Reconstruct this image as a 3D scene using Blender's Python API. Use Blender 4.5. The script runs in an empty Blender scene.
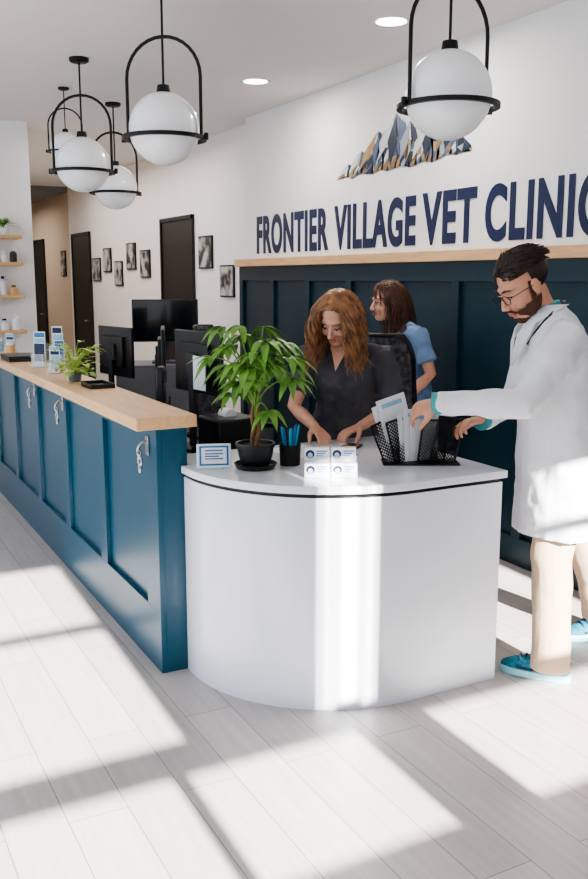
import bpy, bmesh, math, random
from mathutils import Vector, Matrix
random.seed(7)
SC=bpy.context.scene
COL=SC.collection
V=Vector
# ------------------------------------------------------------------ materials
def lin(c):
    out=[]
    for x in c:
        x=x/255.0
        out.append(x/12.92 if x<=0.04045 else ((x+0.055)/1.055)**2.4)
    return (out[0],out[1],out[2],1)
def M(name,rgb,rough=.5,metal=0,var=.06,scale=12,bump=0,bscale=60,emis=0,alpha=1,coat=0,trans=0,stretch=(1,1,1),sss=0,detail=4):
    m=bpy.data.materials.new(name); m.use_nodes=True
    nt=m.node_tree; b=nt.nodes['Principled BSDF']
    b.inputs['Roughness'].default_value=rough; b.inputs['Metallic'].default_value=metal
    b.inputs['Coat Weight'].default_value=coat
    b.inputs['Transmission Weight'].default_value=trans
    b.inputs['Alpha'].default_value=alpha
    if sss:
        b.inputs['Subsurface Weight'].default_value=sss
        b.inputs['Subsurface Radius'].default_value=(.01,.004,.002)
    c=lin(rgb)
    tc=nt.nodes.new('ShaderNodeTexCoord'); mp=nt.nodes.new('ShaderNodeMapping')
    mp.inputs['Scale'].default_value=stretch
    nt.links.new(tc.outputs['Object'],mp.inputs['Vector'])
    n=nt.nodes.new('ShaderNodeTexNoise'); n.inputs['Scale'].default_value=scale; n.inputs['Detail'].default_value=detail
    nt.links.new(mp.outputs['Vector'],n.inputs['Vector'])
    r=nt.nodes.new('ShaderNodeValToRGB')
    r.color_ramp.elements[0].position=.3; r.color_ramp.elements[1].position=.7
    r.color_ramp.elements[0].color=(c[0]*(1-var),c[1]*(1-var),c[2]*(1-var),1)
    r.color_ramp.elements[1].color=(min(1,c[0]*(1+var)),min(1,c[1]*(1+var)),min(1,c[2]*(1+var)),1)
    nt.links.new(n.outputs['Fac'],r.inputs['Fac']); nt.links.new(r.outputs['Color'],b.inputs['Base Color'])
    if emis:
        nt.links.new(r.outputs['Color'],b.inputs['Emission Color']); b.inputs['Emission Strength'].default_value=emis
    if bump:
        n2=nt.nodes.new('ShaderNodeTexNoise'); n2.inputs['Scale'].default_value=bscale
        nt.links.new(mp.outputs['Vector'],n2.inputs['Vector'])
        bp=nt.nodes.new('ShaderNodeBump'); bp.inputs['Strength'].default_value=bump; bp.inputs['Distance'].default_value=.01
        nt.links.new(n2.outputs['Fac'],bp.inputs['Height']); nt.links.new(bp.outputs['Normal'],b.inputs['Normal'])
    return m
WALL=M('wall_paint',(238,236,235),.8,var=.01,scale=3)
CEIL=M('ceiling_paint',(232,229,228),.85,var=.01,scale=3)
BEIGE=M('beige_paint',(200,184,166),.8,var=.03)
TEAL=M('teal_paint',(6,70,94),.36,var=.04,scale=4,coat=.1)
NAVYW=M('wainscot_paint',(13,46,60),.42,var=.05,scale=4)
OAK=M('oak_wood',(222,178,132),.4,var=.12,scale=6,stretch=(9,1.0,9),bump=.05)
OAKX=M('oak_shelf',(214,170,118),.45,var=.1,scale=6,stretch=(1,9,9))
WHITE=M('white_laminate',(228,231,240),.24,var=.01,coat=.4)
BLACK=M('black_plastic',(13,14,16),.4,var=.1)
MATTE=M('black_metal',(10,10,12),.45,metal=.3,var=.1)
DOORM=M('dark_door_paint',(24,22,26),.5,var=.08)
CHROME=M('brushed_steel',(170,172,176),.25,metal=1,var=.05)
OPAL=M('opal_glass',(240,240,243),.25,var=.01,emis=.08,coat=.4)
LAMP=M('downlight_lens',(255,250,240),.5,var=0,emis=9)
NAVY=M('navy_letter',(8,25,70),.5,var=.05)
PAPER=M('white_paper',(230,231,234),.7,var=.02)
PBLUE=M('printed_blue',(30,110,170),.5,var=.15,scale=40)
PLIGHT=M('pale_blue_print',(140,185,212),.5,var=.1,scale=40)
GREY=M('grey_plastic',(100,102,108),.5,var=.06)
DGREY=M('charcoal_plastic',(40,42,46),.5,var=.08)
SCREEN=M('dark_screen',(10,12,16),.12,var=.1,coat=.5)
GLASSY=M('clear_acrylic',(225,235,240),.08,var=0,alpha=.25)
SKIN=M('skin',(206,148,122),.5,var=.05,scale=30,sss=.05)
SKIN2=M('skin_fair',(218,162,136),.5,var=.05,scale=30,sss=.05)
LIP=M('lips',(180,112,100),.45,var=.08)
EYEW=M('eye_white',(215,208,202),.2,var=.01)
EYED=M('eye_iris',(44,30,22),.15,var=.2)
HAIRD=M('dark_hair',(46,31,24),.5,var=.35,scale=60)
HAIRA=M('auburn_waves',(142,98,64),.42,var=.6,scale=26)
HAIRB=M('brown_hair',(86,56,44),.42,var=.35,scale=30)
BEARDM=M('beard',(82,52,38),.8,var=.35,scale=150,bump=.6,bscale=300)
COATM=M('white_cotton',(232,232,236),.8,var=.01,bump=.1,bscale=120)
CHARC=M('charcoal_scrubs',(70,69,74),.8,var=.08,bump=.15,bscale=200)
BLUES=M('blue_scrubs',(112,140,178),.8,var=.06,bump=.1,bscale=200)
TEALS=M('teal_fabric',(70,155,158),.8,var=.08)
KHAKI=M('khaki_cotton',(196,172,146),.85,var=.04,bump=.12,bscale=120)
SHOE=M('teal_shoe_mesh',(28,108,132),.7,var=.4,scale=55,bump=.4,bscale=200)
SOLE=M('shoe_sole',(150,205,216),.6,var=.05)
LACE=M('shoe_lace',(16,48,70),.7,var=.05)
LEAF=M('leaf_green',(104,150,60),.4,var=.4,scale=14)
LEAF2=M('leaf_light_green',(160,190,84),.4,var=.3,scale=20)
TRUNK=M('braided_trunk',(130,98,66),.8,var=.3,bump=.4)
SOIL=M('soil',(50,36,28),.9,var=.3)
MESHB=M('mesh_fabric',(22,22,25),.7,var=.5,scale=70,bump=.5,bscale=300)
CHAIRM=M('patterned_chair_fabric',(58,58,62),.7,var=.95,scale=38,bump=.5,bscale=120,detail=1)
CYAN=M('cyan_pen',(40,170,200),.4)
EM=[M('emblem_slate',(78,96,124),.4,metal=.1),M('emblem_navy',(34,44,66),.4,metal=.1),M('emblem_gold',(172,142,100),.4,metal=.2),
    M('emblem_pale',(200,204,210),.4,metal=.1),M('emblem_dark',(40,44,50),.4,metal=.1),M('emblem_bronze',(130,108,84),.4,metal=.1),M('emblem_silver',(150,158,172),.4,metal=.1)]

def floor_mat():
    m=bpy.data.materials.new('whitewashed_planks'); m.use_nodes=True; nt=m.node_tree; b=nt.nodes['Principled BSDF']
    tc=nt.nodes.new('ShaderNodeTexCoord'); mp=nt.nodes.new('ShaderNodeMapping'); mp.inputs['Rotation'].default_value=(0,0,math.pi/2)
    nt.links.new(tc.outputs['Object'],mp.inputs['Vector'])
    br=nt.nodes.new('ShaderNodeTexBrick'); br.offset=.37; br.inputs['Scale'].default_value=1
    br.inputs['Brick Width'].default_value=1.25; br.inputs['Row Height'].default_value=.185; br.inputs['Mortar Size'].default_value=.0018
    br.inputs['Color1'].default_value=lin((206,200,197)); br.inputs['Color2'].default_value=lin((190,184,181)); br.inputs['Mortar'].default_value=lin((138,128,122))
    br.inputs['Mortar Smooth'].default_value=.2
    nt.links.new(mp.outputs['Vector'],br.inputs['Vector'])
    m2=nt.nodes.new('ShaderNodeMapping'); m2.inputs['Scale'].default_value=(28,1.6,1); nt.links.new(tc.outputs['Object'],m2.inputs['Vector'])
    n=nt.nodes.new('ShaderNodeTexNoise'); n.inputs['Scale'].default_value=1.5; n.inputs['Detail'].default_value=8; nt.links.new(m2.outputs['Vector'],n.inputs['Vector'])
    r=nt.nodes.new('ShaderNodeValToRGB'); r.color_ramp.elements[0].position=.3; r.color_ramp.elements[1].position=.7
    r.color_ramp.elements[0].color=(.85,.84,.83,1); r.color_ramp.elements[1].color=(1,1,1,1); nt.links.new(n.outputs['Fac'],r.inputs['Fac'])
    mx=nt.nodes.new('ShaderNodeMix'); mx.data_type='RGBA'; mx.blend_type='MULTIPLY'; mx.inputs['Factor'].default_value=1
    nt.links.new(br.outputs['Color'],mx.inputs['A']); nt.links.new(r.outputs['Color'],mx.inputs['B'])
    nt.links.new(mx.outputs['Result'],b.inputs['Base Color']); b.inputs['Roughness'].default_value=.36
    bp=nt.nodes.new('ShaderNodeBump'); bp.inputs['Strength'].default_value=.15; bp.inputs['Distance'].default_value=.004
    nt.links.new(n.outputs['Fac'],bp.inputs['Height']); nt.links.new(bp.outputs['Normal'],b.inputs['Normal'])
    return m
FLOOR=floor_mat()
def photo_mat(i):
    m=bpy.data.materials.new('monochrome_print'); m.use_nodes=True; nt=m.node_tree; b=nt.nodes['Principled BSDF']
    tc=nt.nodes.new('ShaderNodeTexCoord'); mp=nt.nodes.new('ShaderNodeMapping'); mp.inputs['Location'].default_value=(i*3.1,i*1.7,i)
    n=nt.nodes.new('ShaderNodeTexNoise'); n.inputs['Scale'].default_value=7; n.inputs['Detail'].default_value=3
    r=nt.nodes.new('ShaderNodeValToRGB'); r.color_ramp.elements[0].position=.42; r.color_ramp.elements[1].position=.6
    r.color_ramp.elements[0].color=(.03,.03,.03,1); r.color_ramp.elements[1].color=(.5,.5,.5,1)
    nt.links.new(tc.outputs['Object'],mp.inputs['Vector']); nt.links.new(mp.outputs['Vector'],n.inputs['Vector'])
    nt.links.new(n.outputs['Fac'],r.inputs['Fac']); nt.links.new(r.outputs['Color'],b.inputs['Base Color']); return m

# ------------------------------------------------------------------ mesh builder
class MB:
    def __init__(s): s.v=[]; s.f=[]; s.m=[]
    def add(s,vs,fs,m=0):
        o=len(s.v); s.v+=[tuple(v) for v in vs]; s.f+=[tuple(i+o for i in f) for f in fs]; s.m+=[m]*len(fs); return s
    def box(s,lo,hi,m=0,X=None):
        vs=[V((x,y,z)) for z in (lo[2],hi[2]) for y in (lo[1],hi[1]) for x in (lo[0],hi[0])]
        if X is not None: vs=[X@v for v in vs]
        return s.add(vs,[(0,2,3,1),(4,5,7,6),(0,1,5,4),(2,6,7,3),(0,4,6,2),(1,3,7,5)],m)
    def cb(s,c,sz,m=0,X=None):
        return s.box([c[i]-sz[i]/2 for i in range(3)],[c[i]+sz[i]/2 for i in range(3)],m,X)
    def loft(s,pts,rad,side=None,n=14,m=0,closed=False):
        pts=[V(p) for p in pts]; N=len(pts); rad=[(r,r) if not isinstance(r,(tuple,list)) else r for r in rad]
        vs=[];fs=[]; u=V(side) if side is not None else None
        for i,p in enumerate(pts):
            if closed: t=pts[(i+1)%N]-pts[i-1]
            else: t=pts[min(i+1,N-1)]-pts[max(i-1,0)]
            if t.length<1e-9: t=V((0,0,1))
            t.normalize()
            if u is None:
                u=t.cross(V((0,0,1)))
                if u.length<.05: u=t.cross(V((0,1,0)))
            uu=u-t*u.dot(t)
            if uu.length<1e-4: uu=t.orthogonal()
            uu.normalize(); w=t.cross(uu)
            if side is None: u=uu
            a,b=rad[i]
            for k in range(n):
                th=2*math.pi*k/n; vs.append(p+uu*(a*math.cos(th))+w*(b*math.sin(th)))
        for i in range(N if closed else N-1):
            j=(i+1)%N
            for k in range(n):
                l=(k+1)%n; fs.append((i*n+k,i*n+l,j*n+l,j*n+k))
        if not closed:
            fs.append(tuple(range(n-1,-1,-1))); fs.append(tuple((N-1)*n+k for k in range(n)))
        return s.add(vs,fs,m)
    def cyl(s,p0,p1,r0,r1=None,n=24,m=0): return s.loft([p0,p1],[r0,r0 if r1 is None else r1],n=n,m=m)
    def ell(s,c,r,X=None,m=0,nu=22,nv=14,pred=None):
        c=V(c); vs=[];fs=[];loc=[]
        for j in range(nv+1):
            ph=math.pi*j/nv
            for i in range(nu):
                th=2*math.pi*i/nu
                p=V((c[0]+r[0]*math.sin(ph)*math.cos(th),c[1]+r[1]*math.sin(ph)*math.sin(th),c[2]+r[2]*math.cos(ph)))
                loc.append(p); vs.append(X@p if X is not None else p)
        for j in range(nv):
            for i in range(nu):
                k=(i+1)%nu; q=(j*nu+i,(j+1)*nu+i,(j+1)*nu+k,j*nu+k)
                if pred:
                    ce=sum((loc[x] for x in q),V((0,0,0)))/4
                    if not pred(ce): continue
                if j==0: q=(q[0],q[1],q[2])
                elif j==nv-1: q=(q[0],q[1],q[3])
                fs.append(q)
        return s.add(vs,fs,m)
    def prism(s,poly,z0,z1,m=0):
        n=len(poly); vs=[(p[0],p[1],z0) for p in poly]+[(p[0],p[1],z1) for p in poly]
        fs=[tuple(range(n-1,-1,-1)),tuple(range(n,2*n))]+[(i,(i+1)%n,n+(i+1)%n,n+i) for i in range(n)]
        return s.add(vs,fs,m)
    def lathe(s,prof,c=(0,0,0),n=32,m=0):
        vs=[];fs=[];N=len(prof)
        for r,z in prof:
            for k in range(n):
                th=2*math.pi*k/n; vs.append((c[0]+r*math.cos(th),c[1]+r*math.sin(th),c[2]+z))
        for i in range(N-1):
            for k in range(n):
                l=(k+1)%n; fs.append((i*n+k,i*n+l,(i+1)*n+l,(i+1)*n+k))
        return s.add(vs,fs,m)
    def ring(s,c,R,r,ax='z',n=40,k=8,m=0):
        pts=[]
        for i in range(n):
            t=2*math.pi*i/n; a,b=R*math.cos(t),R*math.sin(t)
            pts.append(V(c)+(V((a,b,0)) if ax=='z' else V((a,0,b)) if ax=='y' else V((0,a,b))))
        return s.loft(pts,[r]*n,n=k,m=m,closed=True)

def mk(name,mb,mats,parent=None,loc=(0,0,0),rz=0,smooth=True,bevel=0,label=None,rot=None,remesh=0,sm=6,disp=None,ang=35):
    me=bpy.data.meshes.new(name); me.from_pydata(mb.v,[],mb.f)
    if not isinstance(mats,(list,tuple)): mats=[mats]
    for x in mats: me.materials.append(x)
    me.polygons.foreach_set('material_index',mb.m)
    bm=bmesh.new(); bm.from_mesh(me); bmesh.ops.remove_doubles(bm,verts=bm.verts,dist=1e-6)
    bmesh.ops.recalc_face_normals(bm,faces=bm.faces); bm.to_mesh(me); bm.free()
    if smooth:
        me.polygons.foreach_set('use_smooth',[True]*len(me.polygons))
        if not remesh: me.set_sharp_from_angle(angle=math.radians(ang))
    ob=bpy.data.objects.new(name,me); COL.objects.link(ob); ob.location=loc
    ob.rotation_euler=rot if rot else (0,0,rz)
    if parent: ob.parent=parent
    if label: ob['label']=label
    if bevel:
        b=ob.modifiers.new('b','BEVEL'); b.width=bevel; b.segments=2; b.limit_method='ANGLE'
    if remesh:
        r=ob.modifiers.new('r','REMESH'); r.mode='VOXEL'; r.voxel_size=remesh; r.use_smooth_shade=True
        s=ob.modifiers.new('s','SMOOTH'); s.factor=.5; s.iterations=sm
        if disp:
            t=bpy.data.textures.new('folds','CLOUDS'); t.noise_scale=disp[1]; t.noise_depth=1
            d=ob.modifiers.new('d','DISPLACE'); d.texture=t; d.strength=disp[0]; d.mid_level=.5
            if len(disp)>2:
                t2=bpy.data.textures.new('creases','MARBLE'); t2.noise_scale=disp[3]; t2.turbulence=5; t2.marble_type='SOFT'
                d2=ob.modifiers.new('c','DISPLACE'); d2.texture=t2; d2.strength=disp[2]; d2.mid_level=.5
    return ob
def thing(name,label,cat,loc=(0,0,0),rz=0,group=None,rot=None):
    e=bpy.data.objects.new(name,None); e.empty_display_size=.1; COL.objects.link(e); e.location=loc
    e.rotation_euler=rot if rot else (0,0,rz)
    e['label']=label; e['category']=cat
    if group: e['group']=group
    return e
def tag(o,label,cat,group=None):
    o['label']=label; o['category']=cat
    if group: o['group']=group
    return o
def dup(o,loc=None,rz=None,parent=None,label=None):
    n=o.copy(); COL.objects.link(n)
    if parent: n.parent=parent
    if loc is not None: n.location=loc
    if rz is not None: n.rotation_euler=(0,0,rz)
    if label: n['label']=label
    for c in o.children: dup(c,parent=n)
    return n
def struct(o): o['kind']='structure'; return o
def sbox(name,lo,hi,mat,bevel=0):
    return struct(mk(name,MB().box(lo,hi),mat,smooth=False,bevel=bevel))
def bez(p,n=10):
    p=[V(a) for a in p]; out=[]
    for i in range(n+1):
        t=i/n; q=p[:]
        while len(q)>1: q=[q[k].lerp(q[k+1],t) for k in range(len(q)-1)]
        out.append(q[0])
    return out

# ------------------------------------------------------------------ room shell
H=3.0
sbox('floor',(-3.2,-1.7,-.1),(3.9,18.7,0),FLOOR)
sbox('ceiling',(-3.2,-1.7,H),(3.9,14.3,H+.1),CEIL)
def wall_open(name,axis,c0,c1,u0,u1,z0,z1,ops,mat):
    us=sorted(set([u0,u1]+[o[0] for o in ops]+[o[1] for o in ops])); zs=sorted(set([z0,z1]+[o[2] for o in ops]+[o[3] for o in ops]))
    mb=MB()
    for i in range(len(us)-1):
        for j in range(len(zs)-1):
            uc=(us[i]+us[i+1])/2; zc=(zs[j]+zs[j+1])/2
            if any(o[0]<uc<o[1] and o[2]<zc<o[3] for o in ops): continue
            if axis=='y': mb.box((us[i],c0,zs[j]),(us[i+1],c1,zs[j+1]))
            else: mb.box((c0,us[i],zs[j]),(c1,us[i+1],zs[j+1]))
    return struct(mk(name,mb,mat,smooth=False))
rowA=(1.55,1.855); rowB=(1.935,2.47); rowC=(2.495,2.99)
ops=[(-1.2,.80,*rowA),(.84,1.50,*rowA),(1.80,3.2,*rowA),
     (-1.2,.92,*rowB),(-1.2,.92,*rowC),(1.505,1.595,1.935,2.99),(2.33,3.2,*rowB),(2.33,3.0,2.495,2.74)]  # openings shaped to cast sun patches; tall narrow one added for the desk's stripe
slits=[(x,x+w_,1.935,2.99) for x,w_ in ((1.452,.010),(1.478,.018),(1.606,.018),(1.636,.010))]  # thin gaps added to soften the edges of that light stripe
wall_open('wall_south','y',-1.54,-1.53,-3.2,3.9,0,H,ops+slits,WALL)
for i,o in enumerate(ops):
    mb=MB(); w=.010
    mb.box((o[0],-1.53,o[2]),(o[0]+w,-1.51,o[3])).box((o[1]-w,-1.53,o[2]),(o[1],-1.51,o[3]))
    mb.box((o[0],-1.53,o[2]),(o[1],-1.51,o[2]+w)).box((o[0],-1.53,o[3]-w),(o[1],-1.51,o[3]))
    struct(mk('window_%d'%(i+1),mb,MATTE,smooth=False))  # frames around the shaped openings, the added desk slit included
wops=[(.2,2.0,.35,2.75),(2.1,3.9,.35,2.75),(4.0,5.8,.35,2.75),(5.9,7.7,.35,2.75)]
wall_open('wall_west','x',-3.2,-3.0,-1.7,8.6,0,H,wops,WALL)
for i,o in enumerate(wops):
    mb=MB(); w=.05
    mb.box((-3.14,o[0],o[2]),(-3.06,o[0]+w,o[3])).box((-3.14,o[1]-w,o[2]),(-3.06,o[1],o[3]))
    mb.box((-3.14,o[0],o[2]),(-3.06,o[1],o[2]+w)).box((-3.14,o[0],o[3]-w),(-3.06,o[1],o[3]))
    struct(mk('window_%d'%(i+20),mb,MATTE,smooth=False))
sbox('wall_east',(3.5,-1.7,0),(3.9,7.53,H),WALL)
sbox('wall_hall',(3.62,7.53,0),(3.9,14.3,H),WALL)
sbox('wall_corridor',(3.62,14.3,0),(3.9,18.7,H),BEIGE)
sbox('wall_north',(-3.2,8.6,0),(1.84,8.8,H),WALL)
sbox('wall_corridor_side',(1.7,8.8,0),(1.84,18.7,H),BEIGE)
sbox('wall_far',(1.7,18.5,0),(3.9,18.7,H),BEIGE)
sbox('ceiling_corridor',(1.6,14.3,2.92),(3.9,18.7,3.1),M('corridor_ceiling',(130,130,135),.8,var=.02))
def door(n,y0,y1,h=2.28):
    mb=MB().box((3.6,y0,0),(3.618,y1,h)).box((3.585,y0,0),(3.6,y0+.04,h),1).box((3.585,y1-.04,0),(3.6,y1,h),1).box((3.585,y0,h-.04),(3.6,y1,h),1)
    mb.cyl((3.55,y0+.12,1.0),(3.6,y0+.12,1.0),.012,m=2).cyl((3.55,y0+.12,1.0),(3.55,y0+.24,1.0),.009,m=2)
    struct(mk('door_%d'%n,mb,[DOORM,BLACK,CHROME],smooth=False))
door(1,9.07,10.07); door(2,13.08,14.09); door(3,16.0,17.2)
sbox('baseboard_hall',(3.6,7.55,0),(3.62,9.05,.1),WALL)
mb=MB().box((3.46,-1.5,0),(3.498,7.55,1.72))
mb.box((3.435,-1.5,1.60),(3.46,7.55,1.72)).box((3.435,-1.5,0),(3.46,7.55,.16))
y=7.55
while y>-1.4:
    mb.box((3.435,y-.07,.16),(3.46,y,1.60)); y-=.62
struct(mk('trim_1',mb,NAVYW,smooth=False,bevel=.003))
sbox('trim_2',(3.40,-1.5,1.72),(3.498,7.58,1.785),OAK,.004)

# ------------------------------------------------------------------ wall sign
def text_mesh(body,offset=0.0,extrude=.02,sp=1.0):
    cu=bpy.data.curves.new('t','FONT'); cu.body=body; cu.offset=offset; cu.extrude=extrude; cu.space_character=sp; cu.resolution_u=6
    ob=bpy.data.objects.new('t',cu); COL.objects.link(ob); bpy.context.view_layer.update()
    dg=bpy.context.evaluated_depsgraph_get(); me=bpy.data.meshes.new_from_object(ob.evaluated_get(dg))
    bpy.data.objects.remove(ob); return me
sign=thing('wall_sign','navy flat capital lettering mounted above the dark panelling','sign',(3.5,7.3,1.825))
for word,ya,yb in (('FRONTIER',7.30,6.05),('VILLAGE',5.96,4.92),('VET',4.85,4.31),('CLINIC',4.23,3.32)):
    me=text_mesh(word,.034,.02,1.10)
    bm=bmesh.new(); bm.from_mesh(me)
    xs=[v.co.x for v in bm.verts]; ys=[v.co.y for v in bm.verts]; x0,x1,y0,y1=min(xs),max(xs),min(ys),max(ys)
    w=ya-yb
    seen=set(); comps=[]
    for v in bm.verts:
        if v.index in seen: continue
        st=[v]; comp=[]
        seen.add(v.index)
        while st:
            a=st.pop(); comp.append(a)
            for e in a.link_edges:
                o=e.other_vert(a)
                if o.index not in seen: seen.add(o.index); st.append(o)
        comps.append(comp)
    for comp in comps:
        ids={v.index:i for i,v in enumerate(comp)}
        vs=[]
        for v in comp:
            u=(v.co.x-x0)/(x1-x0)*w; z=(v.co.y-y0)/(y1-y0)*.325
            vs.append((-.004-v.co.z*.1, (ya-7.3)-u, z))
        fs=[[ids[v.index] for v in f.verts] for f in bm.faces if f.verts[0].index in ids]
        mb=MB().add(vs,fs); mk('letter',mb,NAVY,parent=sign,smooth=False)
    bm.free()
def ep(x,z,d): return (-d,-(x-338)/132.0*1.53,z)
mb=MB(); d=.004
RID=[(338,.0),(345,.06),(351,.085),(356,.075),(362,.135),(367,.155),(372,.13),(379,.20),(385,.265),(389,.235),(395,.27),(403,.35),(408,.30),(413,.27),(417,.275),(423,.215),(428,.225),(433,.235),(438,.19),(443,.175),(449,.20),(454,.16),(459,.165),(464,.11),(471,.05)]
random.seed(17)
n=len(RID)
def low(x):
    return -.02+.025*abs(math.sin(x*.15))+.06*max(0,(x-430)/40)*.5
for i in range(n-1):
    a=RID[i]; b=RID[i+1]; up=b[1]>a[1]
    mb.add([ep(a[0],a[1]*.97,d-.0015),ep(b[0],b[1]*.97,d-.0015),ep(b[0],low(b[0]),d-.0015),ep(a[0],low(a[0]),d-.0015)],[(0,1,2,3)],4 if i%2 else 0)
    pal=[3,3,6,2,3] if up else [0,1,4,1,0]
    opp=[1,0,5] if up else [5,2,6]
    mid_a=(a[0]+random.uniform(-2,3),a[1]*random.uniform(.55,.68)); mid_b=(b[0]+random.uniform(-2,3),b[1]*random.uniform(.52,.66))
    l1=(a[0]+random.uniform(-1,3),a[1]*.26+random.uniform(-.02,.02)); l2=(b[0]+random.uniform(-1,3),b[1]*.24+random.uniform(-.02,.02))
    a0=(a[0]-1,low(a[0])); b0=(b[0]+1,low(b[0]))
    def tri(p,q,r,pl,dd):
        mb.add([ep(*p,dd),ep(*q,dd),ep(*r,dd)],[(0,1,2)],random.choice(pl))
    tri(a,b,mid_b,pal,d); tri(a,mid_b,mid_a,pal,d)
    tri(mid_a,mid_b,l1,opp if i%3==0 else pal,d); tri(mid_b,l2,l1,pal if i%2 else opp,d)
    tri(l1,l2,a0,pal,d); tri(l2,b0,a0,opp,d)
for (x,z,ex,ez,c,k) in ((403,.35,382,.04,3,6),(403,.33,398,.02,1,6),(385,.265,364,.02,2,5),(386,.24,381,.02,0,5),(433,.235,420,.03,3,5),(435,.22,432,.02,1,5),(449,.20,442,.05,5,4),(417,.275,408,.04,6,5),(367,.155,352,.01,3,4),(459,.165,455,.06,0,4)):
    d2=d+.002
    mb.add([ep(x,z,d2),ep(x+(ex-x)*.5-k*.9,(z+ez)*.5,d2),ep(ex,ez,d2),ep(x+(ex-x)*.5+k*.7,(z+ez)*.46,d2)],[(0,1,2),(0,2,3)],c)
tag(mk('wall_emblem',mb,EM,loc=(3.498,5.92,2.34),smooth=False),'faceted mountain range emblem in silver, slate and gold on wall','emblem')

for i,(yy,zz,w,h) in enumerate([(8.75,1.88,.36,.33),(8.21,1.59,.33,.31),(10.67,1.79,.36,.33),(11.21,1.89,.36,.33),(11.76,1.68,.34,.32),(12.26,1.86,.36,.32),(12.8,1.74,.4,.32),(14.7,1.85,.3,.4)]):
    e=thing('picture_frame','small monochrome photograph print hung on the wall','picture',(3.62,yy,zz),group='monochrome prints on the hall wall')
    mb=MB(); mb.box((-.02,-w/2,-h/2),(-.002,w/2,h/2)); mk('frame',mb,BLACK,e,smooth=False)
    mb=MB(); mb.box((-.024,-w/2+.015,-h/2+.015),(-.0205,w/2-.015,h/2-.015)); mk('print',mb,photo_mat(i),e,smooth=False)

# ------------------------------------------------------------------ long counter
cnt=thing('reception_counter','teal panelled long reception counter with pale oak ledge','counter',(1.16,3.36,0))
mb=MB(); L=4.24
mb.box((.022,0,0),(.13,L,1.03))
mb.box((0,0,0),(.022,L,.26)).box((0,0,.975),(.022,L,1.03))
edges=[(.0,.16)]
y=.16
while y<L-.6:
    edges.append((y+.60,y+.705)); y+=.705
for a,b in edges: mb.box((0,a,.26),(.022,min(b,L),.975))
mk('body',mb,TEAL,cnt,smooth=False,bevel=.002)
mk('ledge',MB().box((-.085,-.015,1.03),(.17,L+.02,1.08)),OAK,cnt,smooth=False,bevel=.004,label='pale oak ledge')
def hook():
    e=thing('leash_hook','steel leash hook screwed to the counter stile','hook',(1.159,3.46,.945),group='leash hooks on the counter')
    mk('plate',MB().box((-.006,-.018,-.035),(0,.018,.045)),CHROME,e,bevel=.002)
    mb=MB().loft(bez([(-.004,0,.02),(-.05,0,.03),(-.06,0,-.05),(-.02,0,-.05),(-.035,0,-.01)],12),[.007]*13,n=10)
    mk('hook',mb,CHROME,e)
    mb=MB().ring((-.035,0,-.055),.018,.006,'x'); mb.loft([(-.035,0,-.07),(-.035,0,-.085),(-.035,0,-.105)],[.008,.010,.006],n=10)
    mk('snap_ring',mb,CHROME,e); return e
h0=hook()
for yy in (4.87,5.58): dup(h0,(1.159,yy+.0,.945))

# ------------------------------------------------------------------ curved desk
def arc(o=0,cx=1.93,cy=3.30,n=48):
    return [(cx+(.657+o)*math.cos(math.pi+math.pi/2*i/n),cy+(.62+o)*math.sin(math.pi+math.pi/2*i/n)) for i in range(n+1)]
dk=thing('reception_desk','white curved-front reception desk with white top','desk',(1.93,3.0,0))
def sh(poly): return [(x-1.93,y-3.0) for x,y in poly]
mk('body',MB().prism(sh(arc()+[(2.35,2.68),(2.35,3.357),(1.273,3.357)]),.0,.828),WHITE,dk,ang=30)
mk('reveal_strip',MB().prism(sh(arc(-.007)+[(2.343,2.687),(2.343,3.357),(1.280,3.357)]),.828,.845),BLACK,dk,ang=30,label='black shadow-gap strip')
mk('desktop',MB().prism(sh(arc(.013)+[(2.365,2.667),(2.365,3.58),(1.30,3.58),(1.30,3.355),(1.260,3.355)]),.845,.875),WHITE,dk,ang=30,bevel=.003)
wd=thing('work_desk','grey low work surface running behind the counter','desk',(1.6,5.5,0))
mk('desktop',MB().box((-.3,-1.88,.71),(.32,1.95,.74)),GREY,wd,smooth=False,bevel=.003)
for yy in (-1.86,0,1.9): mk('leg_panel',MB().box((-.28,yy,0),(.28,yy+.03,.71)),GREY,wd,smooth=False)

# ------------------------------------------------------------------ pendants
pen=thing('pendant_lamp','opal globe pendant in a black arched frame with ring','lamp',(2.335,3.08,3.0),0,group='globe pendants over the reception')
mk('canopy',MB().lathe([(0,0),(.062,0),(.062,-.02),(.05,-.028),(.0,-.028)],n=28),MATTE,pen)
mk('rod',MB().cyl((0,0,-.02),(0,0,-.50),.006,n=12),MATTE,pen)
R=.19; top=-.225; rg=-.70
pts=[(-R,0,rg),(-R,0,rg+.14),(-R,0,top-R)]+[(-R*math.cos(math.pi*i/16),0,top-R+R*math.sin(math.pi*i/16)) for i in range(1,16)]+[(R,0,top-R),(R,0,rg+.14),(R,0,rg)]
mk('arch',MB().loft(pts,[.0085]*len(pts),side=(0,1,0),n=10),MATTE,pen)
mb=MB(); N=48; vs=[];fs=[]
for i in range(N):
    t=2*math.pi*i/N
    for rr,zz in ((.208,-.009),(.208,.009),(.186,.009),(.186,-.009)): vs.append((rr*math.cos(t),rr*math.sin(t),rg+zz))
for i in range(N):
    j=(i+1)%N
    for k in range(4): fs.append((i*4+k,i*4+(k+1)%4,j*4+(k+1)%4,j*4+k))
mb.add(vs,fs); mb.cyl((-.215,0,rg-.012),(-.215,0,rg+.02),.012,n=10).cyl((.215,0,rg-.012),(.215,0,rg+.02),.012,n=10)
mk('ring',mb,MATTE,pen)
mk('cap',MB().lathe([(0,-.45),(.03,-.45),(.035,-.485),(0,-.485)],n=20),MATTE,pen)
mk('globe',MB().ell((0,0,-.655),(.174,.174,.174),nu=40,nv=24),OPAL,pen)
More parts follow.
